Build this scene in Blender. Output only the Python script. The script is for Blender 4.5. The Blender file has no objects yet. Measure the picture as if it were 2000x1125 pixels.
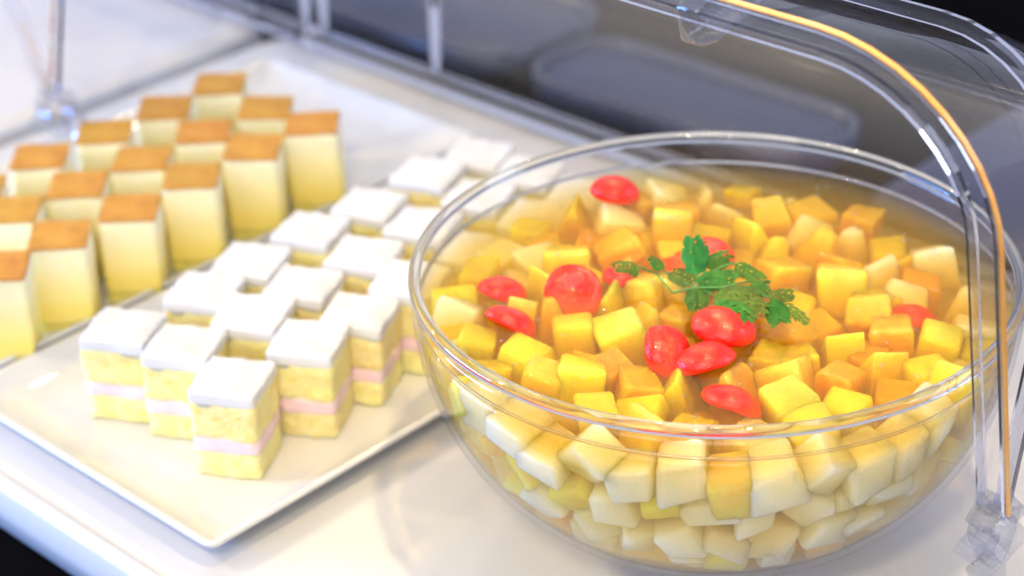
import bpy, bmesh, math, random
from mathutils import Vector, Matrix, noise, Euler
R = math.radians
random.seed(7)
sc = bpy.context.scene
C = sc.collection

# ------------------------------------------------------------------ camera
F_PX, PITCH, YAW, ROLL = 3935.7, 0.51476, 2.33602, -0.03257
CAM = Vector((0.4574, -0.6009, 0.5464))
fw = Vector((math.cos(YAW)*math.cos(PITCH), math.sin(YAW)*math.cos(PITCH), -math.sin(PITCH)))
r0 = Vector((math.sin(YAW), -math.cos(YAW), 0)); u0 = r0.cross(fw)
right = r0*math.cos(ROLL) + u0*math.sin(ROLL); up = -r0*math.sin(ROLL) + u0*math.cos(ROLL)
cd = bpy.data.cameras.new('camera'); cam = bpy.data.objects.new('camera', cd); C.objects.link(cam)
M = Matrix((right, up, -fw)).transposed().to_4x4(); M.translation = CAM
cam.matrix_world = M
cd.sensor_width = 36; cd.lens = 36*F_PX/2000; cd.clip_start = .01; cd.clip_end = 60
cd.dof.use_dof = True; cd.dof.aperture_fstop = 6.3
sc.camera = cam

def at(px, py, z):
    """point of the place, at height z, that the photograph shows at this spot"""
    d = right*((px-1000)/F_PX) + up*(-(py-562.5)/F_PX) + fw
    return CAM + d*((z-CAM.z)/d.z)
LEVEL = 0.1155           # height of the syrup
cd.dof.focus_distance = (at(1280, 790, LEVEL)-CAM).dot(fw)

# ------------------------------------------------------------------ light
w = bpy.data.worlds.new('World'); sc.world = w; w.use_nodes = True
bg = w.node_tree.nodes['Background']; bg.inputs[0].default_value = (.71, .77, 1.0, 1); bg.inputs[1].default_value = .70
def lamp(name, loc, aim, size, watts, col, size_y=None, spread=180):
    l = bpy.data.lights.new(name, 'AREA'); l.energy = watts; l.color = col; l.size = size
    l.shape = 'RECTANGLE' if size_y else 'DISK'
    if size_y: l.size_y = size_y
    l.spread = R(spread)
    o = bpy.data.objects.new(name, l); C.objects.link(o); o.location = loc
    o.rotation_euler = (Vector(aim)-Vector(loc)).to_track_quat('-Z', 'Y').to_euler()
    return o
WARM = (1, .80, .47)
lamp('ceiling_and_fill_lamp', (-.95, -.85, 1.10), (-.2, -.05, 0), .07, 7.5, WARM)
lamp('ceiling_and_fill_lamp', (-1.75, -.20, 1.00), (-.2, 0, 0), .07, 7, WARM)
lamp('ceiling_and_fill_lamp', (-.25, .35, 1.70), (-.2, 0, 0), .09, 1.5, WARM)
lamp('ceiling_and_fill_lamp', (.70, -1.15, 1.35), (-.10, -.05, 0), .10, 9.5, WARM)
for k, (x, y, z) in enumerate(((-1.15, 1.30, 2.0), (-1.50, 1.05, 2.0), (-.80, 1.50, 2.0))):
    lamp('ceiling_and_fill_lamp', (x, y, z), (-.1, 0, 0), .07, 4.5, WARM)
lamp('window_and_fill_light', (-1.7, -1.3, .15), (-.25, -.2, 0), .9, 80, (.13, .36, 1.0), .6)
lamp('window_and_fill_light', (1.35, 1.35, 1.0), (0, 0, 0), .6, 7, (.75, .83, 1.0), .8)
lamp('ceiling_and_fill_lamp', (.35, -.15, 1.65), (.02, .0, .1), .10, .33, (1, .76, .40), None, 20)  # added narrow spot that brightens the fruit in the bowl
lamp('window_and_fill_light', (.95, -1.90, .80), (-.12, 0, .03), 1.7, 18, (1, .96, .93), 1.2)  # added soft fill from behind the camera, no known window there
sc.view_settings.view_transform = 'Standard'; sc.view_settings.look = 'None'
sc.view_settings.exposure = .21; sc.view_settings.gamma = 1; sc.view_settings.use_curve_mapping = False
cy = sc.cycles
cy.caustics_reflective = False; cy.caustics_refractive = False
cy.max_bounces = 7; cy.diffuse_bounces = 3; cy.use_adaptive_sampling = True; cy.adaptive_threshold = .05; cy.transparent_max_bounces = 40; cy.transmission_bounces = 10; cy.glossy_bounces = 5
cy.volume_bounces = 1; cy.sample_clamp_indirect = 4; cy.use_denoising = True
cy.volume_step_rate = 1

# ------------------------------------------------------------------ materials
def new_mat(name):
    m = bpy.data.materials.new(name); m.use_nodes = True
    nt = m.node_tree; return m, nt, nt.nodes, nt.links
def N(nt, t, **kw):
    n = nt.nodes.new(t)
    for k, v in kw.items():
        if k in n.inputs: n.inputs[k].default_value = v
        else: setattr(n, k, v)
    return n
def noise_tex(nt, scale, detail=4, rough=.6, obj=True):
    tc = N(nt, 'ShaderNodeTexCoord'); nz = N(nt, 'ShaderNodeTexNoise')
    nz.inputs['Scale'].default_value = scale; nz.inputs['Detail'].default_value = detail; nz.inputs['Roughness'].default_value = rough
    nt.links.new(tc.outputs['Object'], nz.inputs['Vector']); return nz
def ramp(nt, src, stops):
    r = N(nt, 'ShaderNodeValToRGB'); e = r.color_ramp.elements
    while len(e) > 2: e.remove(e[-1])
    while len(e) < len(stops): e.new(.5)
    for el, (p, c) in zip(e, stops): el.position = p; el.color = (*c, 1)
    nt.links.new(src, r.inputs[0]); return r
def bump(nt, src, strength, dist, bs, chain=None):
    b = N(nt, 'ShaderNodeBump'); b.inputs['Strength'].default_value = strength; b.inputs['Distance'].default_value = dist
    nt.links.new(src, b.inputs['Height'])
    if chain: nt.links.new(chain.outputs[0], b.inputs['Normal'])
    if bs: nt.links.new(b.outputs[0], bs.inputs['Normal'])
    return b
def pbr(name, stops, scale=60, rough=.5, sss=0, rad=(1, .6, .3), sscale=.004, bstr=0, bdist=.001, bscale=300, coat=0, detail=4, spec=.5, rvar=0, vary=0):
    m, nt, nd, ln = new_mat(name); bs = nd['Principled BSDF']
    nz = noise_tex(nt, scale, detail); rp = ramp(nt, nz.outputs['Fac'], stops)
    col = rp.outputs[0]
    if vary:
        oi = N(nt, 'ShaderNodeObjectInfo'); hs = N(nt, 'ShaderNodeHueSaturation')
        mr = N(nt, 'ShaderNodeMapRange'); mr.inputs[3].default_value = .5-vary*.045; mr.inputs[4].default_value = .5+vary*.03
        mv = N(nt, 'ShaderNodeMapRange'); mv.inputs[3].default_value = 1-vary*.14; mv.inputs[4].default_value = 1+vary*.05
        ml = N(nt, 'ShaderNodeMath', operation='MULTIPLY'); ml.inputs[1].default_value = 7.31
        fr = N(nt, 'ShaderNodeMath', operation='FRACT')
        ln.new(oi.outputs['Random'], mr.inputs[0]); ln.new(oi.outputs['Random'], ml.inputs[0]); ln.new(ml.outputs[0], fr.inputs[0]); ln.new(fr.outputs[0], mv.inputs[0])
        ln.new(mr.outputs[0], hs.inputs['Hue']); ln.new(mv.outputs[0], hs.inputs['Value']); ln.new(col, hs.inputs['Color']); col = hs.outputs[0]
    ln.new(col, bs.inputs['Base Color'])
    bs.inputs['Roughness'].default_value = rough; bs.inputs['Specular IOR Level'].default_value = spec
    if sss:
        bs.inputs['Subsurface Weight'].default_value = sss; bs.inputs['Subsurface Radius'].default_value = rad; bs.inputs['Subsurface Scale'].default_value = sscale
    if coat:
        bs.inputs['Coat Weight'].default_value = coat; bs.inputs['Coat Roughness'].default_value = .04
    if bstr:
        n2 = noise_tex(nt, bscale, 2, .6); b = bump(nt, n2.outputs['Fac'], bstr, bdist, bs)
        if coat: ln.new(b.outputs[0], bs.inputs['Coat Normal'])
    return m
def fruit_mat(name, stops, rad_, sscale, coat=1.0, vary=.7, fibre=1.0):
    m = pbr(name, stops, 1.1, .30, 1, rad_, sscale, coat=coat, vary=vary, detail=3); nt = m.node_tree; bs = nt.nodes['Principled BSDF']
    tc = N(nt, 'ShaderNodeTexCoord'); mp = N(nt, 'ShaderNodeMapping'); mp.inputs['Scale'].default_value = (9, 9, 2.2); mp.inputs['Rotation'].default_value = (.3, .5, .2)
    nz = N(nt, 'ShaderNodeTexNoise'); nz.inputs['Scale'].default_value = 1.0; nz.inputs['Detail'].default_value = 3; nz.inputs['Roughness'].default_value = .7
    nt.links.new(tc.outputs['Object'], mp.inputs[0]); nt.links.new(mp.outputs[0], nz.inputs['Vector'])
    b = bump(nt, nz.outputs['Fac'], .85*fibre, .0012, bs); nt.links.new(b.outputs[0], bs.inputs['Coat Normal'])
    return m
def clear(name, tint=(1, 1, 1), f0=.04, bstr=0, bscale=40, haze=0, rough=.0, volume=None, gain=1.0):
    """clear sheet: passes light straight through, mirrors more towards grazing angles"""
    m, nt, nd, ln = new_mat(name); nd.remove(nd['Principled BSDF']); out = nd['Material Output']
    tr = N(nt, 'ShaderNodeBsdfTransparent', Color=(*tint, 1)); gl = N(nt, 'ShaderNodeBsdfGlossy', Roughness=rough)
    lw = N(nt, 'ShaderNodeLayerWeight', Blend=.5)
    pw = N(nt, 'ShaderNodeMath', operation='POWER'); pw.inputs[1].default_value = 5
    mu = N(nt, 'ShaderNodeMath', operation='MULTIPLY_ADD'); mu.inputs[1].default_value = (1-f0)*gain; mu.inputs[2].default_value = f0; mu.use_clamp = True
    ln.new(lw.outputs['Facing'], pw.inputs[0]); ln.new(pw.outputs[0], mu.inputs[0])
    mx = N(nt, 'ShaderNodeMixShader'); ln.new(mu.outputs[0], mx.inputs[0]); ln.new(tr.outputs[0], mx.inputs[1]); ln.new(gl.outputs[0], mx.inputs[2])
    last = mx
    if haze:
        df = N(nt, 'ShaderNodeBsdfTranslucent', Color=(.8, .8, .85, 1)); m2 = N(nt, 'ShaderNodeMixShader'); m2.inputs[0].default_value = haze
        ln.new(mx.outputs[0], m2.inputs[1]); ln.new(df.outputs[0], m2.inputs[2]); last = m2
    if bstr:
        nz = noise_tex(nt, bscale, 3); b = bump(nt, nz.outputs['Fac'], bstr, .002, None); ln.new(b.outputs[0], gl.inputs['Normal']); ln.new(b.outputs[0], lw.inputs['Normal'])
    ln.new(last.outputs[0], out.inputs['Surface'])
    if volume:
        s_d, s_c, a_d, a_c = volume
        vs = N(nt, 'ShaderNodeVolumeScatter', Color=(*s_c, 1), Density=s_d, Anisotropy=.3); va = N(nt, 'ShaderNodeVolumeAbsorption', Color=(*a_c, 1), Density=a_d)
        ad = N(nt, 'ShaderNodeAddShader'); ln.new(vs.outputs[0], ad.inputs[0]); ln.new(va.outputs[0], ad.inputs[1]); ln.new(ad.outputs[0], out.inputs['Volume'])
    return m
def glass(name, col=(1, 1, 1), rough=0, ior=1.49):
    m, nt, nd, ln = new_mat(name); nd.remove(nd['Principled BSDF'])
    g = N(nt, 'ShaderNodeBsdfGlass', Color=(*col, 1), Roughness=rough, IOR=ior)
    ln.new(g.outputs[0], nd['Material Output'].inputs['Surface']); return m

MT = {}
MT['tray'] = pbr('white_melamine', [(.3, (.64, .635, .63)), (.7, (.68, .675, .67))], 9, .22, bstr=.03, bscale=120)
MT['plate'] = pbr('white_porcelain', [(.3, (.69, .685, .665)), (.7, (.72, .715, .695))], 12, .12, bstr=.02, bscale=60, coat=.3)
MT['counter'] = pbr('black_counter', [(.3, (.003, .003, .0035)), (.7, (.005, .005, .006))], 8, .8, spec=0)
MT['slate'] = pbr('slate_blue_plastic', [(.3, (.016, .028, .085)), (.7, (.020, .034, .10))], 10, .4)
MT['slate_rim'] = pbr('slate_rim', [(.3, (.026, .038, .09)), (.7, (.032, .044, .10))], 10, .3)
MT['sponge'] = pbr('yellow_sponge', [(.25, (.90, .68, .18)), (.5, (.95, .82, .34)), (.75, (.96, .87, .45))], 230, .85, .6, (1, .75, .25), .005, .9, .0016, 520, detail=6, vary=.3)
MT['pink'] = pbr('strawberry_mousse', [(.30, (.90, .62, .64)), (.60, (.92, .68, .69)), (.68, (.89, .58, .61)), (.76, (.74, .22, .26))], 150, .6, .3, (1, .6, .6), .003, .25, .0008, 400)
MT['cream'] = pbr('whipped_cream', [(.3, (.71, .705, .695)), (.7, (.75, .745, .735))], 60, .55, .3, (1, .9, .8), .003, .12, .0006, 350)
MT['crust'] = pbr('browned_crust', [(.2, (.46, .20, .022)), (.5, (.60, .30, .034)), (.8, (.68, .38, .05))], 90, .6, .1, (1, .5, .2), .002, .2, .0006, 500, vary=.25)
MT['souffle'] = pbr('pale_cheesecake', [(.3, (.93, .85, .54)), (.7, (.97, .93, .70))], 45, .8, .7, (1, .8, .4), .005, .5, .001, 500, detail=6)
m = MT['souffle']; nt = m.node_tree; bs = nt.nodes['Principled BSDF']
src = bs.inputs['Base Color'].links[0].from_socket
tc = N(nt, 'ShaderNodeTexCoord'); sx = N(nt, 'ShaderNodeSeparateXYZ'); nt.links.new(tc.outputs['Object'], sx.inputs[0])
mr = N(nt, 'ShaderNodeMapRange'); mr.inputs[1].default_value = .014; mr.inputs[2].default_value = .042; nt.links.new(sx.outputs['Z'], mr.inputs[0])
mxc = N(nt, 'ShaderNodeMixRGB'); mxc.inputs[1].default_value = (.93, .76, .20, 1); nt.links.new(mr.outputs[0], mxc.inputs[0]); nt.links.new(src, mxc.inputs[2]); nt.links.new(mxc.outputs[0], bs.inputs['Base Color'])
MT['souffle_base'] = pbr('yellow_cheesecake_base', [(.3, (.91, .72, .14)), (.7, (.94, .79, .22))], 60, .8, .7, (1, .8, .3), .005, .6, .001, 420, detail=6)
MT['peach'] = fruit_mat('peach_flesh', [(.25, (.93, .42, .008)), (.55, (.97, .57, .014)), (.8, (.98, .68, .030))], (1, .55, .14), .018)
MT['mango'] = fruit_mat('yellow_flesh', [(.25, (.95, .70, .014)), (.55, (.98, .82, .035)), (.8, (.98, .87, .08))], (1, .65, .16), .018)
MT['pear'] = fruit_mat('pear_flesh', [(.25, (.96, .90, .58)), (.55, (.98, .95, .70)), (.8, (.99, .97, .80))], (1, .85, .5), .020, .7, .6, .6)
MT['cherry'] = pbr('red_cherry', [(.3, (.78, .008, .003)), (.55, (.92, .026, .006)), (.7, (.96, .07, .015))], 120, .35, .8, (1, .12, .04), .006, .6, .0008, 380, coat=.35, spec=.4)
MT['leaf'] = pbr('herb_leaf', [(.3, (.016, .11, .008)), (.7, (.06, .23, .02))], 160, .5, bstr=.4, bscale=600, bdist=.0006, spec=.25, vary=1.5, sss=.4, rad=(.4, 1, .2), sscale=.002)
MT['stem'] = pbr('herb_stem', [(.3, (.06, .22, .04)), (.7, (.10, .30, .06))], 100, .4)
MT['bread'] = pbr('beige_pastry', [(.3, (.60, .44, .26)), (.7, (.74, .58, .38))], 40, .7, bstr=.4, bscale=120)
MT['bowl'] = clear('bowl_glass', (.99, .99, .985), .035, gain=.6)
MT['rim'] = glass('rim_glass', (.98, .985, .975), 0, 1.5)
MT['glint_bead'] = clear('glint_bead_film', (1, 1, 1), .10, gain=1.0)
MT['syrup'] = clear('amber_syrup', (1, 1, 1), .035, .10, 45, volume=(20, (1, .76, .10), 66, (1, .79, .08)))
MT['shell'] = clear('clear_polycarbonate', (.96, .965, .985), .022, .05, 6, gain=.9, haze=.008)
MT['edge'] = glass('polycarbonate_edge', (.97, .97, 1), .05, 1.45)
MT['moulded'] = clear('moulded_polycarbonate', (.93, .94, .98), .16, .3, 300, gain=.8, rough=.05)
MT['orange'] = pbr('orange_edge_reflection', [(.3, (.88, .40, .10)), (.7, (.92, .50, .16))], 40, .25, .3, (1, .5, .2), .003)  # warm reflection on the cover's outer edge, put into the colour

# ------------------------------------------------------------------ helpers
def obj(name, me, mat=None, parent=None, loc=None, rot=None):
    o = bpy.data.objects.new(name, me); C.objects.link(o)
    if mat is not None and not me.materials: me.materials.append(mat)
    if parent: o.parent = parent
    if loc is not None: o.location = loc
    if rot is not None: o.rotation_euler = rot
    return o
def empty(name, loc, rz=0):
    o = bpy.data.objects.new(name, None); C.objects.link(o); o.location = loc; o.rotation_euler.z = rz; o.empty_display_size = .01; return o
def tag(o, label, cat, group=None):
    o['label'] = label; o['category'] = cat
    if group: o['group'] = group
    return o
def struct(o): o['kind'] = 'structure'; return o
def done(bm, name, smooth=True, mat=None):
    me = bpy.data.meshes.new(name); bmesh.ops.recalc_face_normals(bm, faces=bm.faces); bm.to_mesh(me); bm.free()
    if smooth:
        for p in me.polygons: p.use_smooth = True
    if mat: me.materials.append(mat)
    return me
def rounded_rect(x0, x1, y0, y1, r, seg=8):
    pts = []
    for cx, cy_, a0 in ((x1-r, y1-r, 0), (x0+r, y1-r, 90), (x0+r, y0+r, 180), (x1-r, y0+r, 270)):
        for k in range(seg+1):
            a = R(a0+90*k/seg); pts.append((cx+r*math.cos(a), cy_+r*math.sin(a)))
    return pts
def loft_rect(x0, x1, y0, y1, r, rings, cap_lo=True, cap_hi=True, seg=8):
    """rings: list of (inset, z); closed skin through them"""
    bm = bmesh.new(); rows = []
    for ins, z in rings:
        rr = max(r-ins, .0005)
        rows.append([bm.verts.new((x, y, z)) for x, y in rounded_rect(x0+ins, x1-ins, y0+ins, y1-ins, rr, seg)])
    n = len(rows[0])
    for a, b in zip(rows, rows[1:]):
        for i in range(n): bm.faces.new((a[i], a[(i+1) % n], b[(i+1) % n], b[i]))
    if cap_lo: bm.faces.new(rows[0][::-1])
    if cap_hi: bm.faces.new(rows[-1])
    return bm
def lathe(prof, seg=96, closed=False):
    bm = bmesh.new(); rows = []
    for r_, z in prof:
        if r_ < 1e-6: rows.append([bm.verts.new((0, 0, z))])
        else: rows.append([bm.verts.new((r_*math.cos(2*math.pi*i/seg), r_*math.sin(2*math.pi*i/seg), z)) for i in range(seg)])
    pairs = list(zip(rows, rows[1:])) + ([(rows[-1], rows[0])] if closed else [])
    for a, b in pairs:
        for i in range(seg):
            j = (i+1) % seg
            if len(a) == 1 and len(b) == 1: continue
            if len(a) == 1: bm.faces.new((a[0], b[i], b[j]))
            elif len(b) == 1: bm.faces.new((a[i], a[j], b[0]))
            else: bm.faces.new((a[i], a[j], b[j], b[i]))
    return bm
def sweep(path, frames, section, closed_section=True, caps=True):
    """path points, frames (n,b) per point, section list of (u,v)"""
    bm = bmesh.new(); rows = []
    for p, (n, b) in zip(path, frames): rows.append([bm.verts.new(p+n*u+b*v) for u, v in section])
    k = len(section)
    for a, b in zip(rows, rows[1:]):
        for i in range(k if closed_section else k-1):
            j = (i+1) % k; bm.faces.new((a[i], a[j], b[j], b[i]))
    if caps and closed_section: bm.faces.new(rows[0][::-1]); bm.faces.new(rows[-1])
    return bm
def tube_bm(pts, rad, seg=8, bm=None):
    bm = bm or bmesh.new(); rows = []
    for i, p in enumerate(pts):
        t = (pts[min(i+1, len(pts)-1)]-pts[max(i-1, 0)]).normalized()
        n = t.orthogonal().normalized() if abs(t.z) > .9 else t.cross(Vector((0, 0, 1))).normalized()
        b = t.cross(n); rr = rad[i] if isinstance(rad, (list, tuple)) else rad
        rows.append([bm.verts.new(p+(n*math.cos(2*math.pi*k/seg)+b*math.sin(2*math.pi*k/seg))*rr) for k in range(seg)])
    for a, b in zip(rows, rows[1:]):
        for k in range(seg): bm.faces.new((a[k], a[(k+1) % seg], b[(k+1) % seg], b[k]))
    bm.faces.new(rows[0][::-1]); bm.faces.new(rows[-1]); return bm
def copy_tree(o, parent=None):
    c = o.copy(); C.objects.link(c); c.parent = parent
    for ch in list(o.children): copy_tree(ch, c)
    return c
ORD = ['', 'first', 'second', 'third', 'fourth', 'fifth', 'sixth', 'seventh', 'eighth', 'ninth', 'tenth', 'eleventh', 'twelfth', 'thirteenth', 'fourteenth', 'fifteenth', 'sixteenth', 'seventeenth', 'eighteenth', 'nineteenth', 'twentieth', 'twenty-first', 'twenty-second', 'twenty-third', 'twenty-fourth', 'twenty-fifth', 'twenty-sixth', 'twenty-seventh', 'twenty-eighth', 'twenty-ninth', 'thirtieth']

def nth(n):
    if n <= 30: return ORD[n]
    tens = {3: 'thirty', 4: 'forty', 5: 'fifty', 6: 'sixty', 7: 'seventy'}[n//10]
    return tens+'-'+ORD[n % 10] if n % 10 else tens[:-1]+'ieth'
# ------------------------------------------------------------------ setting
bm = bmesh.new(); bmesh.ops.create_grid(bm, x_segments=4, y_segments=4, size=4)
struct(obj('counter', done(bm, 'counter'), MT['counter'], loc=(0, 0, -.034)))

# serving trays (the board the plates and the bowl stand on)
TX0, TX1, TY0, TY1 = -.590, .235, -.2005, .275
def tray_mesh(name):
    return done(loft_rect(TX0, TX1, TY0, TY1, .035, [(.006, -.033), (.003, -.032), (.0005, -.018), (0, -.005), (.0006, -.0028), (.0022, -.0010), (.0050, -.0004), (.0075, -.0008), (.0085, -.0026), (.0095, -.0026), (.0105, -.0006), (.012, 0), (.014, 0)]), name)
tray = obj('serving_tray', tray_mesh('serving_tray'), MT['tray'])
tag(tray, 'glossy white serving tray carrying both cake plates and the glass bowl', 'tray')
tray_b = obj('serving_tray', tray.data); tray_b.location.x = -.845
tag(tray_b, 'blurred white tray of the neighbouring display case at upper left', 'tray')

# ------------------------------------------------------------------ plates
def plate_mesh(x0, x1, y0, y1):
    return done(loft_rect(x0, x1, y0, y1, .007, [(.022, .0005), (.019, .0008), (.010, .0050), (.003, .0105), (.0006, .0128), (0, .0140), (.0006, .0150), (.0022, .0152), (.0045, .0140), (.010, .0100), (.018, .0076), (.026, .0070)], seg=6), 'plate')
P1 = (-.3365, -.1370, -.1785, .205); P2 = (-.5410, -.3400, -.1785, .205)
tag(obj('square_plate', plate_mesh(*P1), MT['plate']), 'white rectangular porcelain plate under the pink layered cakes beside the bowl', 'plate')
tag(obj('square_plate', plate_mesh(*P2), MT['plate']), 'white rectangular porcelain plate under the brown topped cheesecake cubes', 'plate')
PZ = .0071

# ------------------------------------------------------------------ cakes
def layer_mesh(name, wx, wy, z0, z1, n, seed, amp, freq, taper=0, bulge=0, topwave=0, round_=.0012, wave_ang=0, edge_amp=None, sag=0):
    """a block of cake with an uneven, cut surface"""
    bm = bmesh.new(); bmesh.ops.create_cube(bm, size=1)
    bmesh.ops.subdivide_edges(bm, edges=bm.edges, cuts=n, use_grid_fill=True)
    off = Vector((seed*3.7, seed*1.9, seed*5.3)); h = z1-z0
    for v in bm.verts:
        c = v.co.copy()
        p = Vector((c.x*wx, c.y*wy, c.z*h))
        # rounding of the vertical and top edges
        hx, hy, hz = wx/2, wy/2, h/2; rr = min(round_, hz*.8)
        q = Vector((max(-hx+rr, min(hx-rr, p.x)), max(-hy+rr, min(hy-rr, p.y)), max(-hz+rr, min(hz-rr, p.z))))
        d = p-q
        if d.length > 1e-9: p = q+d.normalized()*rr
        t = (p.z+hz)/h
        k = 1-taper*(1-t)+bulge*math.sin(math.pi*t)
        p.x *= k; p.y *= k
        g = (p+off)*freq; nv = Vector((noise.noise(g), noise.noise(g+Vector((31, 7, 3))), noise.noise(g+Vector((5, 41, 13)))))
        side = max(abs(c.x), abs(c.y)) > .49
        p += nv*amp
        if c.z > .49 and topwave:
            a = (p.x*math.cos(wave_ang)+p.y*math.sin(wave_ang)) + .0016*math.sin((p.x*math.sin(wave_ang)-p.y*math.cos(wave_ang))*260+seed)
            p.z += topwave*math.sin(a*2*math.pi/.0052)*(1-max(0, 2*max(abs(c.x), abs(c.y))-.75)/.25*.6)
        if c.z > .49: p.z += noise.noise((p+off)*70)*(edge_amp or amp)
        if sag and c.z < -.49 and side: p.z -= sag*max(0, noise.noise((p+off)*110))
        p.z += z0+hz
        v.co = p
    return done(bm, name)
SW, SH = .0320, .046
def straw_variant(k):
    ta = (.0010, .0020, .0006, .0016)[k]
    return [('sponge', layer_mesh('sponge_lower', SW, SW, 0, .0143, 9, k+1, .0011, 150, taper=.02, round_=.0012), 'sponge'),
            ('strawberry_layer', layer_mesh('strawberry_layer', SW+.0002, SW+.0002, .0138, .0216, 8, k+11, .0008, 130, round_=.0010), 'pink'),
            ('sponge', layer_mesh('sponge_upper', SW+.0004, SW+.0004, .0212, .0402, 9, k+21, .0011, 150, round_=.0012), 'sponge'),
            ('cream_topping', layer_mesh('cream_topping', SW+.0008, SW+.0008, .0396, .0460, 24, k+31, .0005, 90, topwave=ta, round_=.0013, wave_ang=R((8, 2, 14, -4)[k])+R(90), edge_amp=.0010, sag=.0030), 'cream')]
SV = [straw_variant(k) for k in range(4)]
def put_cake(name, variants, k, x, y, rz, label, group, cat):
    t = empty(name, (x, y, PZ), rz); tag(t, label, cat, group)
    t.rotation_euler.x = R(jit.uniform(-1.3, 1.3)); t.rotation_euler.y = R(jit.uniform(-1.3, 1.3)); t.scale = (jit.uniform(.985, 1.015), jit.uniform(.985, 1.015), jit.uniform(.97, 1.03))
    for nm, me, mk in variants[k]:
        obj(nm, me, MT[mk], t)
    return t
cols = [(-.1895, 'row nearest the bowl'), (-.2305, 'middle row'), (-.2690, 'row farthest from the bowl')]
rowsy = [-.1180, -.0715, -.0352, .0052, .0480, .0925, .1300]
jit = random.Random(3)
fixed = {(0, 0): (-.1888, -.1179), (1, 0): (-.2322, -.1123), (2, 0): (-.2669, -.1208), (0, 1): (-.1877, -.0716), (1, 1): (-.2282, -.0706), (2, 1): (-.2656, -.0721),
         (0, 2): (-.1910, -.0360), (1, 2): (-.2329, -.0344), (2, 2): (-.2715, -.0351), (0, 3): (-.1915, .0020), (1, 3): (-.2308, .0061), (2, 3): (-.2713, .0054)}
for ci, (x, cname) in enumerate(cols):
    for ri, y in enumerate(rowsy):
        fx, fy = fixed.get((ci, ri), (x+jit.uniform(-.0012, .0012), y+jit.uniform(-.001, .001)))
        ang = R((29, 29, 27, 23, 21, 21, 20)[ri]+jit.uniform(-1.5, 1.5))
        wave = (0 if ri == 0 else (1 if ci == 0 and ri == 2 else (2 if jit.random() < .35 else (1 if jit.random() < .6 else 3))))
        if (ci, ri) in ((1, 0), (0, 0), (0, 1), (1, 1), (2, 1)): wave = 2
        lab = 'white topped sponge cube with pink filling, %s, %s from front' % (cname, ORD[ri+1])
        if (ci, ri) == (0, 0): lab = 'frontmost pink layered sponge cube with white cream top, at the plate corner'
        if (ci, ri) == (2, 0): lab = 'leftmost pink layered sponge cube with white cream top'
        put_cake('strawberry_cake', SV, wave, fx, fy, ang, lab, 'pink layered cake cubes on the plate', 'cake')
CW = .0311
def cheese_variant(k):
    return [('cake_base', layer_mesh('cake_base', CW*.955, CW*.955, 0, .0050, 6, k+51, .0006, 120, taper=.01, round_=.0012), 'souffle_base'),
            ('cake_body', layer_mesh('cake_body', CW*.97, CW*.97, .0040, .0505, 9, k+61, .0009, 80, taper=.02, bulge=.012, round_=.0015), 'souffle'),
            ('brown_crust', layer_mesh('brown_crust', CW*.985, CW*.985, .0500, .0522, 10, k+71, .0004, 60, round_=.0007, edge_amp=.0009), 'crust')]
CV = [cheese_variant(k) for k in range(3)]
CH = [[(-.3585, .0878), (-.3620, .0444), (-.3600, -.0023), (-.3584, -.0465), (-.3605, -.0905), (-.3550, -.1330)],
      [(-.4010, .0867), (-.4035, .0427), (-.4010, -.0030), (-.4005, -.0481), (-.4025, -.0900), (-.3985, -.1335)],
      [(-.4440, .0897), (-.4460, .0480), (-.4455, .0035), (-.4440, -.0421), (-.4450, -.0860)]]
chn = ['near row', 'middle row', 'far row']
for a, row in enumerate(CH):
    for b, (x, y) in enumerate(row):
        if a == 1 and b == 5: continue
        put_cake('cheesecake_cube', CV, (a*2+b) % 3, x, y, R(45+jit.uniform(-4, 4)), 'pale yellow cheesecake cube with brown top, %s, %s from the back' % (chn[a], ORD[b+1]), 'cheesecake cubes on the far plate', 'cake')
bm = bmesh.new(); bmesh.ops.create_icosphere(bm, subdivisions=2, radius=.0011)
for v in bm.verts: v.co *= 1+.4*noise.noise(v.co*900)
q = at(400, 1037, PZ+.001)
tag(obj('cake_crumb', done(bm, 'cake_crumb'), MT['sponge'], loc=q), 'tiny yellow cake crumb on the plate near its front corner', 'crumb')

# ------------------------------------------------------------------ bowl
BR, BH = .130, .130
def r_out(z):
    d = max(0, min(1, (BH-z)/BH)); return BR*(max(0, 1-d**2.35))**.49
def r_in(z):
    return max(.004, r_out(max(.0004, z-.0022))-.0016)
bowl = empty('glass_bowl', (0, 0, .0006)); tag(bowl, 'large clear glass bowl filled with diced fruit in syrup', 'bowl')
zs = [BH*(1-math.cos(math.pi/2*i/30)) for i in range(31)]
prof = [(0, 0), (.035, 0)] + [(max(r_out(z), .035+.0001*i), z) for i, z in enumerate(zs) if z > .0015 and r_out(z) > .036 and z < BH-.003]
prof += [(BR-.0003, BH-.003), (BR-.0021, BH-.003)]
inner = [(r_in(z), z) for z in reversed(zs) if 0.0045 < z < BH-.003] + [(.02, .0036), (0, .0035)]
obj('bowl_wall', done(lathe(prof+inner, 128), 'bowl_wall'), MT['bowl'], bowl)
rp = [(BR-.0022+.0027*math.cos(a), BH-.0008+.0027*math.sin(a)) for a in [2*math.pi*i/14 for i in range(14)]]
obj('rim', done(lathe(rp, 160, True), 'rim'), MT['rim'], bowl)

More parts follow.
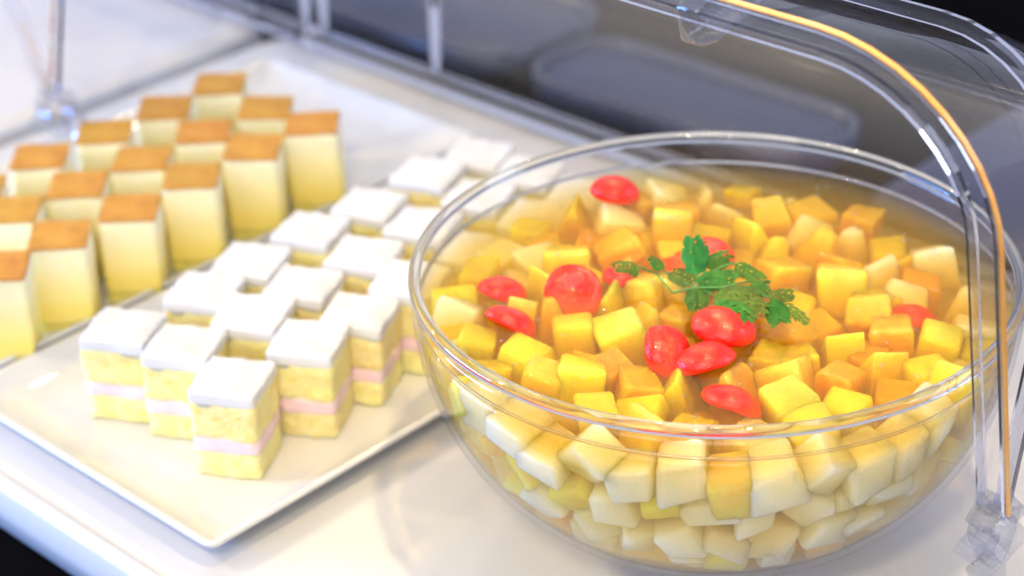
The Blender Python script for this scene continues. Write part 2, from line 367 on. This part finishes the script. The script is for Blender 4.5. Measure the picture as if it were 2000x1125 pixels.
# syrup: one body of liquid inside the bowl
sp = []
zz = [.0042+(LEVEL-.0042)*i/26 for i in range(27)]
sp = [(0, .0042)] + [(r_in(z)-.0003, z) for z in zz]
sp[-1] = (r_in(LEVEL)-.0005, LEVEL+.0012)
top = [(r_in(LEVEL)-.003, LEVEL+.0003)] + [(r_in(LEVEL)*f, LEVEL) for f in (.94, .85, .7, .5, .3, .15)] + [(0, LEVEL)]
syrup = obj('fruit_syrup', done(lathe(sp+top, 96), 'fruit_syrup'), MT['syrup'], loc=(0, 0, .0006))
tag(syrup, 'clear amber syrup filling the glass bowl around the fruit', 'syrup')

mp_ = [(r_in(LEVEL)-.0009+.0007*math.cos(a), LEVEL+.0010+.0007*math.sin(a)) for a in [2*math.pi*i/8 for i in range(8)]]
obj('meniscus', done(lathe(mp_, 128, True), 'meniscus'), MT['rim'], syrup)
bm = bmesh.new(); brg = random.Random(44)
for _ in range(170):
    a = brg.uniform(0, 2*math.pi); rr = .118*math.sqrt(brg.random()); r_ = brg.choice((.0005, .0006, .0008, .0011))
    bmesh.ops.create_icosphere(bm, subdivisions=2, radius=r_, matrix=Matrix.Translation((rr*math.cos(a), rr*math.sin(a), LEVEL+.0004)))
glint_beads = obj('syrup_glint_beads', done(bm, 'syrup_glint_beads'), MT['glint_bead'], syrup); glint_beads['kind'] = 'stuff'  # added beads, stand in for bright highlights on the wet surface
# ------------------------------------------------------------------ fruit
def dice_mesh(name, seed, kind):
    rg = random.Random(seed); bm = bmesh.new(); bmesh.ops.create_cube(bm, size=2)
    for v in bm.verts:
        v.co.x *= 1+rg.uniform(-.28, .14); v.co.y *= 1+rg.uniform(-.28, .14); v.co.z *= 1+rg.uniform(-.24, .12)
    if kind == 'wedge':
        for v in bm.verts:
            if v.co.z > 0: v.co.x = v.co.x*.18+rg.uniform(-.1, .1); v.co.y *= .85
    if kind == 'shard':
        for v in bm.verts:
            if v.co.z > 0: v.co.x = v.co.x*.35+.45; v.co.y = v.co.y*.45-.2
    if kind == 'slab':
        for v in bm.verts: v.co.z *= .6
    bmesh.ops.bevel(bm, geom=list(bm.edges), offset=.25, offset_type='OFFSET', segments=3, profile=.5, affect='EDGES', clamp_overlap=True)
    for v in bm.verts: v.co += Vector((noise.noise(v.co*1.3+Vector((seed, 0, 0))), noise.noise(v.co*1.3+Vector((0, seed, 0))), noise.noise(v.co*1.3+Vector((0, 0, seed)))))*.16
    bmesh.ops.triangulate(bm, faces=[f for f in bm.faces if len(f.verts) > 4])
    me = done(bm, name); return me
FK = {'peach': ('peach_cube', MT['peach']), 'mango': ('mango_cube', MT['mango']), 'pear': ('pear_cube', MT['pear'])}
DM = {}
for fi, kd in enumerate(FK):
    for si, sh in enumerate(('cube', 'wedge', 'shard', 'slab')):
        DM[kd, sh] = []
        for v in range(4 if sh == 'cube' else 2):
            me = dice_mesh('%s_%s' % (kd, sh), fi*100+si*10+v+1, sh); me.materials.append(FK[kd][1]); DM[kd, sh].append(me)
frng = random.Random(21)
placed = []            # (x, y, z, radius)
def keep_inside(o, me, pad=.0007):
    """shift a piece towards the middle until no corner pierces the glass"""
    p = Vector(o.location); mt = o.rotation_euler.to_matrix() @ Matrix.Diagonal(o.scale)
    loc = [mt @ v.co for v in me.vertices]
    for _ in range(14):
        over = 0; low = 0
        for c in loc:
            q = p+c; low = max(low, .0048-q.z)
            if q.z < BH-.004: over = max(over, math.hypot(q.x, q.y)-(r_in(max(q.z, .0055))-pad))
        if over < 1e-5 and low <= 0: break
        rr = math.hypot(p.x, p.y); k = max(0, 1-(over+.0001)/max(rr, 1e-6)); p.x *= k; p.y *= k; p.z += max(low, 0)+(over*.35 if p.z < .05 else 0)
    return p
def fruit(kd, sh, pos, size, rot, label, group=None, stretch=None):
    me = frng.choice(DM[kd, sh]); o = obj(FK[kd][0], me, None, None, pos, rot)
    s = size/2; st = stretch or (1, 1, 1); o.scale = (s*st[0], s*st[1], s*st[2])
    pos = keep_inside(o, me); o.location = pos
    tag(o, label, 'fruit cube', group); placed.append((pos[0], pos[1], pos[2], size*.5)); return o
def clampin(p, pad):
    rr = math.hypot(p.x, p.y); lim = r_in(min(p.z, BH-.006))-pad
    if rr > lim: p.x *= lim/rr; p.y *= lim/rr
    return p
# pieces breaking the surface, one by one: x, y in the photograph, kind, shape, width in px, lift above syrup (mm), yaw, tilt, label
TOP = [
 (1108, 398, 'mango', 'wedge', 92, 1, 30, 10, 'yellow wedge of fruit just left of the cherry at the far side'),
 (1015, 432, 'mango', 'slab', 80, -3, 20, 5, 'flat yellow piece against the far left glass'),
 (1600, 398, 'mango', 'cube', 105, -4, 70, 8, 'big orange yellow cube at the far side, right of centre'),
 (1505, 420, 'peach', 'cube', 92, 1, 50, 15, 'glistening orange cube at the far side behind the herb sprig'),
 (1592, 468, 'mango', 'shard', 105, 5, 100, 12, 'bright yellow angular piece standing proud right of the herb sprig'),
 (1735, 482, 'mango', 'slab', 92, -4, 40, 4, 'dull yellow flat piece under syrup at the right, level with the sprig tip'),
 (1680, 428, 'peach', 'cube', 92, -3, 15, 10, 'orange cube with crescent highlight near the far right glass'),
 (1642, 548, 'mango', 'cube', 112, 5, 35, 22, 'large wet yellow cube with white shine, right of the herb sprig'),
 (1525, 528, 'peach', 'cube', 95, 1, 60, 8, 'orange cube directly behind the right herb leaves'),
 (1545, 600, 'peach', 'cube', 85, -2, 20, 10, 'orange cube tucked under the right tip of the sprig'),
 (1062, 540, 'mango', 'wedge', 82, 5, 80, 12, 'upright yellow sliver between the two cherries at left'),
 (942, 530, 'mango', 'cube', 82, -2, 25, 8, 'yellow cube near the left glass behind the cherries'),
 (888, 592, 'mango', 'cube', 100, -1, 50, 8, 'large yellow cube touching the left glass'),
 (1018, 596, 'mango', 'wedge', 70, 4, 120, 10, 'small pointed yellow piece between the left cherries'),
 (1190, 578, 'mango', 'wedge', 92, 4, 20, 14, 'yellow pointed piece just right of the cut cherry'),
 (1215, 646, 'mango', 'cube', 105, 6, 55, 20, 'bright rough yellow cube in the middle, left of the cherries'),
 (1262, 562, 'mango', 'cube', 92, 3, 10, 14, 'yellow cube left of the main herb leaves'),
 (1262, 612, 'mango', 'wedge', 80, 3, 60, 14, 'yellow ridge piece behind the bright middle cube'),
 (1318, 622, 'peach', 'cube', 75, 0, 15, 8, 'amber cube below the downward herb leaf'),
 (1124, 640, 'mango', 'cube', 85, 1, 40, 12, 'golden cube in front of the cut cherry'),
 (1024, 692, 'mango', 'cube', 92, 1, 8, 10, 'golden cube with rounded front in front of the left cherry'),
 (935, 668, 'mango', 'cube', 80, -1, 30, 10, 'yellow cube near left glass, below the wedge shaped cherry'),
 (955, 715, 'mango', 'slab', 78, 0, 60, 12, 'yellow tilted slab close to the front left rim'),
 (1065, 730, 'mango', 'cube', 82, 2, 20, 12, 'yellow cube near front left rim with small sparkles'),
 (1140, 735, 'mango', 'cube', 100, 3, 35, 16, 'smooth golden cube near the front left, pointing up'),
 (1200, 715, 'peach', 'cube', 72, 0, 70, 10, 'small amber cube left of the front cherries'),
 (1322, 740, 'mango', 'wedge', 100, 5, 30, 10, 'rough golden pointed piece in front of the cherries'),
 (1245, 745, 'peach', 'cube', 88, 0, 45, 10, 'amber cube left of the rough golden point'),
 (1442, 742, 'peach', 'wedge', 112, 6, 10, 8, 'orange triangular piece with shiny right edge at the front'),
 (1542, 778, 'mango', 'cube', 100, 4, 70, 22, 'bright yellow cube with white shine near the front rim'),
 (1636, 738, 'peach', 'cube', 82, 0, 4, 6, 'squared orange cube at front right, the rear of two in line'),
 (1655, 795, 'mango', 'cube', 86, -1, 6, 6, 'squared golden cube by the front right rim, front of two in line'),
 (1648, 668, 'mango', 'wedge', 95, 4, 140, 8, 'yellow cone shaped piece right of centre'),
 (1742, 650, 'peach', 'cube', 98, 2, 35, 12, 'plump orange cube at right with a cherry behind it'),
 (1838, 660, 'mango', 'cube', 85, 1, 20, 12, 'yellow wet cube beside the right glass'),
 (1815, 728, 'mango', 'cube', 92, -2, 55, 6, 'golden cube by the right glass near the cover edge'),
 (1752, 765, 'peach', 'slab', 95, -2, 30, 8, 'flat amber piece by the front right rim'),
 (1560, 700, 'peach', 'cube', 90, -2, 40, 12, 'orange cube behind the bright yellow front cube'),
 (1498, 700, 'peach', 'cube', 80, -3, 20, 10, 'orange cube right of the front orange triangle, half sunk'),
 (1250, 800, 'mango', 'slab', 95, 0, 25, 14, 'golden slab along the front rim left of centre'),
 (1165, 800, 'mango', 'cube', 82, 0, 50, 10, 'golden cube along the front left rim'),
 (1480, 845, 'pear', 'slab', 95, -1, 5, 6, 'pale yellow slab along the front rim at centre'),
 (1345, 835, 'mango', 'slab', 95, -1, 15, 8, 'golden slab along the front rim beneath the pointed piece'),
 (1700, 590, 'peach', 'cube', 95, -3, 60, 8, 'sunken orange cube right of the large wet yellow cube'),
 (1790, 560, 'peach', 'cube', 90, -6, 30, 8, 'sunken amber cube near the right glass'),
 (1325, 415, 'peach', 'cube', 92, -3, 35, 8, 'amber cube at the far side right of the red cherry'),
 (1322, 488, 'mango', 'slab', 82, 0, 45, 10, 'flat diamond shaped golden piece behind the herb sprig'),
 (1385, 458, 'mango', 'slab', 90, -2, 20, 8, 'flat golden piece behind the top herb leaf'),
 (1250, 465, 'peach', 'slab', 100, -4, 70, 6, 'flat amber piece below the far cherry'),
 (1165, 470, 'peach', 'slab', 92, -4, 30, 6, 'flat amber piece between far cherry and yellow sliver'),
 (1062, 480, 'peach', 'cube', 90, -6, 40, 6, 'sunken amber cube at the left behind the yellow sliver'),
 (1450, 372, 'mango', 'slab', 70, -3, 10, 6, 'small golden piece near the far glass at centre'),
 (1440, 520, 'peach', 'cube', 85, -6, 30, 6, 'sunken orange cube beneath the herb sprig'),
 (1600, 640, 'peach', 'cube', 80, -6, 70, 6, 'sunken orange cube left of the yellow cone shaped piece'),
 (1690, 700, 'peach', 'cube', 85, -7, 20, 6, 'sunken orange cube in front of the plump orange cube'),
 (1145, 540, 'mango', 'slab', 78, 1, 100, 16, 'knobbly yellow piece behind the cut cherry'),
]
for (px, py, kd, sh, wpx, lift, yaw, tilt, lab) in TOP:
    size = wpx/4300*.90
    z = LEVEL+lift/1000*.75+.0006-size*.69
    p = at(px, py, z+size*.25); p.z = z
    p = clampin(p, size*.52)
    fruit(kd, sh, p, size, Euler((R(tilt)*math.cos(yaw), R(tilt)*math.sin(yaw*1.7), R(yaw))), lab)
# cherries
def cherry_mesh(seed):
    n = 10; prof = [(0, .0022), (.004, .0019), (.008, .0006), (.0105, 0), (.0118, -.0006)]
    prof += [(.0125*math.cos(a), -.0012-.0098*math.sin(a)) for a in [R(90)*i/n for i in range(n)]] + [(0, -.0110)]
    # concave cut face
    prof[0] = (0, -.0016); prof[1] = (.0035, -.0012); prof[2] = (.0075, .0003)
    bm = lathe(prof, 28)
    for v in bm.verts: v.co += Vector((noise.noise(v.co*90+Vector((seed, 0, 0))), noise.noise(v.co*90+Vector((0, seed, 0))), noise.noise(v.co*90+Vector((0, 0, seed)))))*.0011
    return done(bm, 'cherry_half', mat=MT['cherry'])
CHM = [cherry_mesh(s) for s in (2, 9, 17)]
CHR = [  # px, py, scale, lift mm, rot x, y, z (deg; 180 = dome up), label
 (1200, 374, 1.04, 4, 176, 6, 20, 'red cherry half floating alone at the far side of the bowl'),
 (978, 570, 1.0, 0, 172, 20, 60, 'leftmost red cherry half, mostly sunk behind a yellow tip'),
 (992, 634, 1.05, 1, 150, 30, 40, 'wedge shaped red cherry half at left, in front of the sunken one'),
 (1118, 562, 1.12, 7, 52, 14, 20, 'red cherry half tilted to show its hollow cut face'),
 (1412, 640, 1.18, 9, 178, 8, 0, 'glossy domed red cherry directly under the herb sprig'),
 (1300, 684, 1.05, 4, 160, 40, -30, 'red cherry half left of the domed cherry, lying on its side'),
 (1378, 708, 1.15, 3, 165, -20, 30, 'red cherry half in front of the domed cherry'),
 (1425, 790, 1.10, -3, 150, 0, 0, 'sunken red cherry half beneath the orange triangular piece'),
 (1392, 492, .90, -1, 170, 10, 0, 'red cherry half mostly hidden behind the upper herb leaves'),
 (1212, 542, .75, 1, 170, 0, 0, 'small bit of red cherry under the left herb frond'),
 (1782, 622, .90, -6, 170, 0, 0, 'red cherry half showing behind the plump orange cube at right'),
 (1320, 515, .85, -9, 170, 0, 0, 'red cherry glimpsed under the flat diamond shaped piece'),
]
for k, (px, py, s, lift, a, b, c, lab) in enumerate(CHR):
    z = LEVEL+lift/1000*.8-.0060; p = at(px, py, z+.002); p.z = z; p = clampin(p, .013)
    o = obj('cherry_half', CHM[k % 3], None, None, p, (R(a), R(b), R(c))); s *= .92; o.scale = (s, s*.94, s*.86)
    tag(o, lab, 'cherry'); placed.append((p.x, p.y, p.z, .009))
# pieces pressed against the glass, seen through the wall
CAZ = math.atan2(CAM.y, CAM.x)
bands = [(.0990, 20, 'upper'), (.0825, 19, 'second'), (.0660, 18, 'third'), (.0500, 16, 'fourth'), (.0345, 13, 'fifth'), (.0200, 9, 'lowest')]
wr = random.Random(5)
special = {('fourth', 8): 'mango', ('upper', 1): 'mango', ('upper', 3): 'mango', ('third', 4): 'mango', ('upper', 16): 'mango', ('second', 15): 'mango', ('fourth', 4): 'peach', ('second', 4): 'peach', ('fifth', 8): 'peach'}
for z, n, bname in bands:
    cnt = {}
    for i in range(n):
        az = CAZ+R(-92+184*(i+.5)/n)+wr.uniform(-.03, .03)
        zz_ = z+wr.uniform(-.005, .005)
        kd = special.get((bname, i), 'pear' if wr.random() < .84 else ('mango' if wr.random() < .7 else 'peach'))
        size = min(.0200, (r_in(z)*R(184)/n)*1.10)*wr.uniform(.88, 1.12)
        rr = r_in(zz_)-size*.46-wr.choice((.0004, .0004, .002, .004))
        slope = math.atan2(r_in(zz_+.004)-r_in(zz_-.004), .008)
        rr -= abs(math.sin(slope))*size*.12
        p = Vector((rr*math.cos(az), rr*math.sin(az), zz_))
        # local x outward from the wall, tipped to lie against it
        rot = Euler((wr.uniform(-.30, .30), slope*.9, az)) if wr.random() < .45 else Euler((wr.uniform(-.8, .8), slope*.9+wr.uniform(-.35, .35), az+wr.uniform(-.5, .5)))
        cnt[kd] = cnt.get(kd, 0)+1
        cname = {'pear': 'pale pear cube', 'mango': 'yellow cube', 'peach': 'orange cube'}[kd]
        fruit(kd, wr.choice(('cube', 'cube', 'cube', 'slab')), p, size, rot, '%s seen through the bowl wall, %s row, %s such from the left' % (cname, bname, ORD[cnt[kd]]), 'fruit cubes pressed against the glass', (1, wr.uniform(.9, 1.15), wr.uniform(.9, 1.1)))
inner_n = {}
for z, n, bname in ((.086, 10, 'upper'), (.062, 9, 'middle'), (.040, 7, 'lower')):
    for i in range(n):
        az = CAZ+R(-85+170*(i+.5)/n)+wr.uniform(-.06, .06); zz_ = z+wr.uniform(-.004, .004)
        rr = r_in(zz_)-.035; kd = wr.choice(('mango', 'peach', 'mango', 'pear'))
        inner_n[kd, bname] = inner_n.get((kd, bname), 0)+1
        cname = {'pear': 'pale pear cube', 'mango': 'yellow cube', 'peach': 'amber cube'}[kd]
        fruit(kd, 'cube', Vector((rr*math.cos(az), rr*math.sin(az), zz_)), .022*wr.uniform(.9, 1.05), Euler((wr.uniform(-.5, .5), wr.uniform(-.5, .5), wr.uniform(0, 3))), '%s behind the pieces at the glass, %s row, %s such from left' % (cname, bname, ORD[inner_n[kd, bname]]), 'fruit cubes behind those at the glass')
# remaining pieces filling the gaps below the surface
fill = []
fr = random.Random(11)
for depth, rmax, gap, tries in ((.010, .115, .0165, 4500), (.024, .102, .0178, 3500)):
    for _ in range(tries):
        a = fr.uniform(0, 2*math.pi); rr = rmax*math.sqrt(fr.random()); z = LEVEL-depth-.0028+fr.uniform(-.003, .003)
        x, y = rr*math.cos(a), rr*math.sin(a)
        if all((x-q[0])**2+(y-q[1])**2+((z-q[2])*1.15)**2 > gap*gap for q in placed):
            placed.append((x, y, z, .01)); fill.append((x, y, z, a, rr, depth))
def screen_x(p):
    d = Vector(p)-CAM; return d.dot(right)/d.dot(fw)
fill.sort(key=lambda q: screen_x(q[:3]))
fcnt = {}
for (x, y, z, a, rr, depth) in fill:
    far = math.cos(a-CAZ) < .15
    kd = 'pear' if (rr > .082 and far and fr.random() < .9) else ('peach' if fr.random() < .72 else 'mango')
    
    size = .0200*fr.uniform(.85, 1.10)
    dn = {.010: 'just under the syrup surface', .024: 'sunk below the top pieces'}[depth]
    key = (kd, depth); fcnt[key] = fcnt.get(key, 0)+1
    cname = {'pear': 'pale pear cube', 'mango': 'yellow cube', 'peach': 'amber cube'}[kd]
    p = clampin(Vector((x, y, z-(.003 if kd == 'pear' else 0))), size*.55)
    fruit(kd, fr.choice(('cube', 'cube', 'shard', 'slab', 'wedge')), p, size*1.06, Euler((fr.uniform(-.5, .5), fr.uniform(-.5, .5), fr.uniform(0, 3))), '%s %s, %s such from the left' % (cname, dn, nth(fcnt[key])), 'sunken fruit cubes filling the bowl')

# ------------------------------------------------------------------ herb sprig
sprig = empty('herb_sprig', at(1380, 575, LEVEL+.010)); tag(sprig, 'dark green feathery herb sprig lying on top of the fruit', 'herb')
SO = sprig.location.copy()
def zpt(u, v, h):     # spot in the sprig close-up
    return at(1150+u/4.2553, 430+v/4.2553, LEVEL+h)-SO
def leaf_mesh(base, tip, width, seed, lobes=5, curl=.12):
    rg = random.Random(seed); bm = bmesh.new()
    ax = tip-base; L = ax.length; ax.normalize()
    view = (CAM-(base+SO)).normalized(); nrm = (Vector((0, 0, 1))*.55+view*.6); nrm = (nrm-ax*nrm.dot(ax)).normalized()
    sd = ax.cross(nrm).normalized()
    def pt(s, t, lift=0):   # t along 0..1, s sideways in metres
        return base+ax*(t*L)+sd*s+nrm*(curl*L*math.sin(math.pi*min(t, 1))*.5-abs(s)*.35+lift)
    def kite(s0, t0, s1, t1, wd, lift):
        d = Vector((s1-s0, (t1-t0)*L)); 
        if d.length < 1e-6: return
        n = Vector((-d.y, d.x)).normalized()*wd
        m = Vector((s0, t0*L))+d*.62
        a = bm.verts.new(pt(s0-n.x*.35, t0-n.y*.35/L, lift)); a2 = bm.verts.new(pt(s0+n.x*.35, t0+n.y*.35/L, lift))
        b = bm.verts.new(pt(m.x-n.x, (m.y-n.y)/L, lift)); b2 = bm.verts.new(pt(m.x+n.x, (m.y+n.y)/L, lift)); c = bm.verts.new(pt(s1, t1, lift-.0002))
        bm.faces.new((a, b, c, b2, a2))
    kite(0, 0, 0, 1.0, width*.10, .0003)
    k = 0
    for i in range(lobes):
        t = .10+.78*i/(lobes-1 if lobes > 1 else 1)
        ln = width*.5*(math.sin(math.pi*min(1, .30+.62*t))**.8)*rg.uniform(.85, 1.1)
        for s in (-1, 1):
            k += 1; lift = .00008*k
            tt = t+rg.uniform(-.03, .03); rise = ln*rg.uniform(.55, .8)/L
            kite(0, tt-.02, s*ln, tt+rise, ln*.26, lift)
            for f, o1, l2 in ((.45, .5, .55), (.55, -.35, .45), (.75, .42, .38)):
                kite(s*ln*f*.8, tt+rise*f*.8, s*ln*(f+.35*(1 if o1 < 0 else .45)), tt+rise*f+(o1*ln/L if o1 > 0 else o1*.25*ln/L)+.02, ln*l2*.36, lift+.00003)
    for s in (-1, 1): kite(0, .86, s*width*.14, 1.0, width*.06, .0005)
    return done(bm, 'leaf', smooth=False)
LV = [((900, 480, 9), (862, 140, 20), 165, 7), ((930, 420, 9), (962, 172, 17), 90, 5), ((955, 400, 10), (1165, 285, 14), 130, 5), ((890, 520, 9), (690, 430, 8), 140, 5),
      ((890, 490, 10), (1225, 510, 12), 185, 6), ((890, 545, 9), (905, 755, 8), 165, 5), ((1195, 355, 14), (1490, 545, 9), 120, 6), ((1035, 630, 12), (1430, 640, 13), 175, 6),
      ((1180, 700, 11), (1490, 740, 10), 130, 5), ((1040, 645, 11), (1395, 845, 9), 120, 6), ((1470, 640, 11), (1705, 618, 12), 105, 5), ((1520, 650, 11), (1600, 860, 7), 165, 6),
      ((1610, 690, 9), (1832, 872, 6), 85, 6), ((1330, 535, 11), (1510, 615, 10), 95, 5), ((420, 385, 9), (188, 390, 10), 95, 4), ((410, 400, 9), (350, 475, 7), 55, 3), ((625, 418, 9), (508, 312, 12), 75, 4)]
for i, (b, t, wd, lo) in enumerate(LV):
    obj('leaf', leaf_mesh(zpt(b[0], b[1], b[2]/1000), zpt(t[0], t[1], t[2]/1000), wd/4.2553/4300*1.3, i+3, lo+2), MT['leaf'], sprig)
ST = [[(700, 605, 8), (880, 562, 9), (1100, 560, 11), (1340, 505, 12)], [(890, 562, 9), (895, 500, 9), (900, 440, 11)], [(960, 585, 9), (1180, 705, 11), (1480, 690, 11)], [(1010, 440, 12), (1110, 385, 14), (1200, 355, 14)],
      [(480, 415, 8), (420, 388, 9), (395, 405, 9)], [(1340, 560, 12), (1480, 640, 11), (1620, 690, 9)], [(620, 420, 8), (700, 470, 6), (880, 562, 9)], [(480, 415, 8), (560, 440, 5), (700, 605, 6)]]
for s in ST:
    obj('stem', done(tube_bm([zpt(u, v, h/1000) for u, v, h in s], .00045, 6), 'stem'), MT['stem'], sprig)

# ------------------------------------------------------------------ clear roll-top cover
HY, HZ, XL, XR = -.0083, .0665, -.470, .1425
PROF = [(-.0506, .2655), (-.012, .2600), (.035, .2450), (.085, .2190), (.135, .1840), (.185, .1380), (.225, .0900), (.250, .0450), (.2585, .0040), (.2585, -.020)]
PPH = [(math.atan2(y-HY, z-HZ), math.hypot(y-HY, z-HZ)) for y, z in PROF]
def rad(phi):        # distance of the skin from the hinge axis; phi from straight up, positive to the back
    if phi <= PPH[0][0]: return PPH[0][1]
    for (a, ra), (b, rb) in zip(PPH, PPH[1:]):
        if phi <= b: return ra+(rb-ra)*(phi-a)/(b-a)
    return PPH[-1][1]
def upath(rr, off=0, n=10, c=.060, r0_=.012):
    """U in the (x, distance) plane: arm, corner, long edge, corner, arm"""
    rr += off; xl, xr = XL-off, XR+off; c += off; pts = []
    for k in range(6): pts.append((xr, r0_+(rr-c-r0_)*k/6))
    for k in range(n+1): a = R(90)*k/n; pts.append((xr-c+c*math.cos(a), rr-c+c*math.sin(a)))
    for k in range(1, 12): pts.append((xr-c-(xr-xl-2*c)*k/12, rr))
    for k in range(n+1): a = R(90)+R(90)*k/n; pts.append((xl+c+c*math.cos(a), rr-c+c*math.sin(a)))
    for k in range(5, -1, -1): pts.append((xl, r0_+(rr-c-r0_)*k/6))
    return pts
def polar(x, d, phi): return Vector((x, HY+d*math.sin(phi), HZ+d*math.cos(phi)))
cover = empty('roll_top_cover', (0, 0, 0))
tag(cover, 'clear curved roll-top cover standing open behind the fruit bowl', 'cover')
def shell_mesh(p0, p1, off, n=18):
    bm = bmesh.new(); rows = []
    for k in range(n+1):
        ph = p0+(p1-p0)*k/n; rr = rad(ph)
        row = []
        for x, d in upath(rr, off):
            v = polar(x, d, ph); v.z = max(v.z, .004+.0*x); row.append(bm.verts.new(v))
        rows.append(row)
    for a, b in zip(rows, rows[1:]):
        for i in range(len(a)-1): bm.faces.new((a[i], a[i+1], b[i+1], b[i]))
    return done(bm, 'shell')
PH0 = PPH[0][0]
obj('rear_shell', shell_mesh(PH0, R(105), 0), MT['shell'], cover)
obj('raised_lid', shell_mesh(R(12), R(98), .006), MT['shell'], cover)
def edge_bar(name, ph, o0, o1, thick, mat, parent, upto=99):
    a = upath(rad(ph), o0)[:upto]; b = upath(rad(ph), o1)[:upto]; bm = bmesh.new(); rows = []
    nv = Vector((0, math.cos(ph), -math.sin(ph)))
    for (x0, d0), (x1, d1) in zip(a, b):
        q0, q1 = polar(x0, d0, ph), polar(x1, d1, ph)
        rows.append([bm.verts.new(v) for v in (q0-nv*thick/2, q1-nv*thick/2, q1+nv*thick/2, q0+nv*thick/2)])
    for r_, s_ in zip(rows, rows[1:]):
        for i in range(4): bm.faces.new((r_[i], r_[(i+1) % 4], s_[(i+1) % 4], s_[i]))
    bm.faces.new(rows[0][::-1]); bm.faces.new(rows[-1])
    bmesh.ops.bevel(bm, geom=[e for e in bm.edges if e.calc_length() > .003], offset=.0004, segments=1, affect='EDGES') if False else None
    return obj(name, done(bm, name, smooth=False), mat, parent)
edge_bar('inner_edge', PH0, -.0016, .0016, .0030, MT['edge'], cover)
edge_bar('flange', PH0, .0019, .0098, .0016, MT['shell'], cover)
edge_bar('outer_edge', PH0, .0099, .0112, .0040, MT['edge'], cover)
edge_bar('orange_edge', PH0, .0113, .0123, .0020, MT['orange'], cover, 26)  # thin strip carrying the painted orange reflection
edge_bar('lid_edge', R(12), .0030, .0090, .0040, MT['edge'], cover)
# catch on the edge
hx = .031
cat = [(-.0055, 0), (.0055, 0), (.0045, .006), (-.0045, .006)]
bm = bmesh.new(); rows = []
for ph, lo, hi, wd in ((R(-14.5), -.006, .010, .0052), (R(-12), -.008, .014, .0062), (R(-8), -.004, .0155, .0055), (R(-2), .004, .014, .0045), (R(5), .005, .011, .0040), (R(11), .004, .009, .0040)):
    rr = rad(ph)
    rows.append([bm.verts.new(polar(hx+sx*wd, rr+o, ph)) for sx, o in ((-1, lo), (1, lo), (1, hi), (-1, hi))])
for a, b in zip(rows, rows[1:]):
    for i in range(4): bm.faces.new((a[i], a[(i+1) % 4], b[(i+1) % 4], b[i]))
bm.faces.new(rows[0][::-1]); bm.faces.new(rows[-1])
hd = obj('catch', done(bm, 'catch'), MT['moulded'], cover)
bv = hd.modifiers.new('bevel', 'BEVEL'); bv.width = .0015; bv.segments = 2
# hinges: ribbed clear discs on a bracket
def hinge_mesh(seed):
    """moulded clear joint: a small barrel with stepped, faceted lugs round it"""
    rg = random.Random(seed)
    bm = lathe([(0, -.007), (.007, -.007), (.009, -.005), (.009, .005), (.007, .007), (0, .007)], 12)
    bmesh.ops.rotate(bm, verts=bm.verts, matrix=Matrix.Rotation(R(90), 3, 'Y'))
    for k in range(9):
        a = 2*math.pi*k/9; w_ = rg.uniform(.0035, .0060)
        mt = Matrix.Translation((rg.uniform(-.004, .004), .0105*math.sin(a), .0115*math.cos(a))) @ Euler((a+rg.uniform(-.5, .5), rg.uniform(-.4, .4), rg.uniform(-.5, .5))).to_matrix().to_4x4() @ Matrix.Diagonal((w_*1.3, w_*.8, w_*1.2, 1))
        bmesh.ops.create_cube(bm, size=1.6, matrix=mt)
    return done(bm, 'hinge', smooth=False)
for x in (XR+.004, XL-.004):
    h = obj('hinge', hinge_mesh(4), MT['moulded'], cover, (x, HY, HZ))
    bmk = loft_rect(-.005, .005, -.011, .011, .003, [(0, .001-HZ), (0, -.050), (.001, -.034), (.0015, -.020), (0, -.0165)], seg=3)
    obj('bracket', done(bmk, 'bracket', smooth=False), MT['moulded'], h)
# base frame and rear ribs
fr_ = [Vector((XL-.09, .2585, .0)), Vector((XR+.05, .2585, .0))]
obj('base_bar', done(sweep(fr_, [(Vector((0, 1, 0)), Vector((0, 0, 1)))]*2, [(-.005, .002), (.005, .002), (.005, .013), (-.005, .013)]), 'base_bar', False), MT['edge'], cover)
for x in (-.4350, -.5450, -.5640):
    obj('rear_rib', done(tube_bm([Vector((x, .262, .012)), Vector((x, .264, .10)), Vector((x, .250, .20))], .0042, 10), 'rear_rib'), MT['edge'], cover)
nb = copy_tree(cover)
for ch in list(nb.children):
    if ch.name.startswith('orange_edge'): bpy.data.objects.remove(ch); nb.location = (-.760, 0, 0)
tag(nb, 'blurred clear cover of the neighbouring display case at upper left', 'cover')

# ------------------------------------------------------------------ things behind, out of focus
def slab(x0, x1, y0, y1, z, label):
    t = empty('slate_tray', (0, 0, 0)); tag(t, label, 'tray')
    obj('tray_floor', done(loft_rect(x0+.008, x1-.008, y0+.008, y1-.008, .03, [(.004, z), (0, z+.002), (0, z+.012), (.002, z+.013)]), 'tray_floor'), MT['slate'], t)
    bm = loft_rect(x0, x1, y0, y1, .036, [(0, z), (0, z+.016), (.002, z+.017), (.0065, z+.016), (.0075, z)], False, False)
    obj('tray_rim', done(bm, 'tray_rim'), MT['slate_rim'], t); return t
slab(-.445, -.200, .345, .440, -.033, 'blurred slate blue rounded tray behind the bowl, right of its twin')
slab(-.760, -.462, .345, .480, -.033, 'blurred slate blue rounded tray behind the cover, left of its twin')

bl = obj('blue_stand_in', done(loft_rect(-.150, .30, .335, .640, .03, [(.002, -.0335), (0, -.031), (0, -.024), (.002, -.022)]), 'blue_stand_in'), pbr('blue_plastic', [(.3, (.016, .024, .085)), (.7, (.020, .028, .10))], 9, .35))  # added slab, stands in for blue reflection and room beyond the cover
tag(bl, 'added blurred blue stand-in for reflection and room behind the cover at the right edge', 'board')
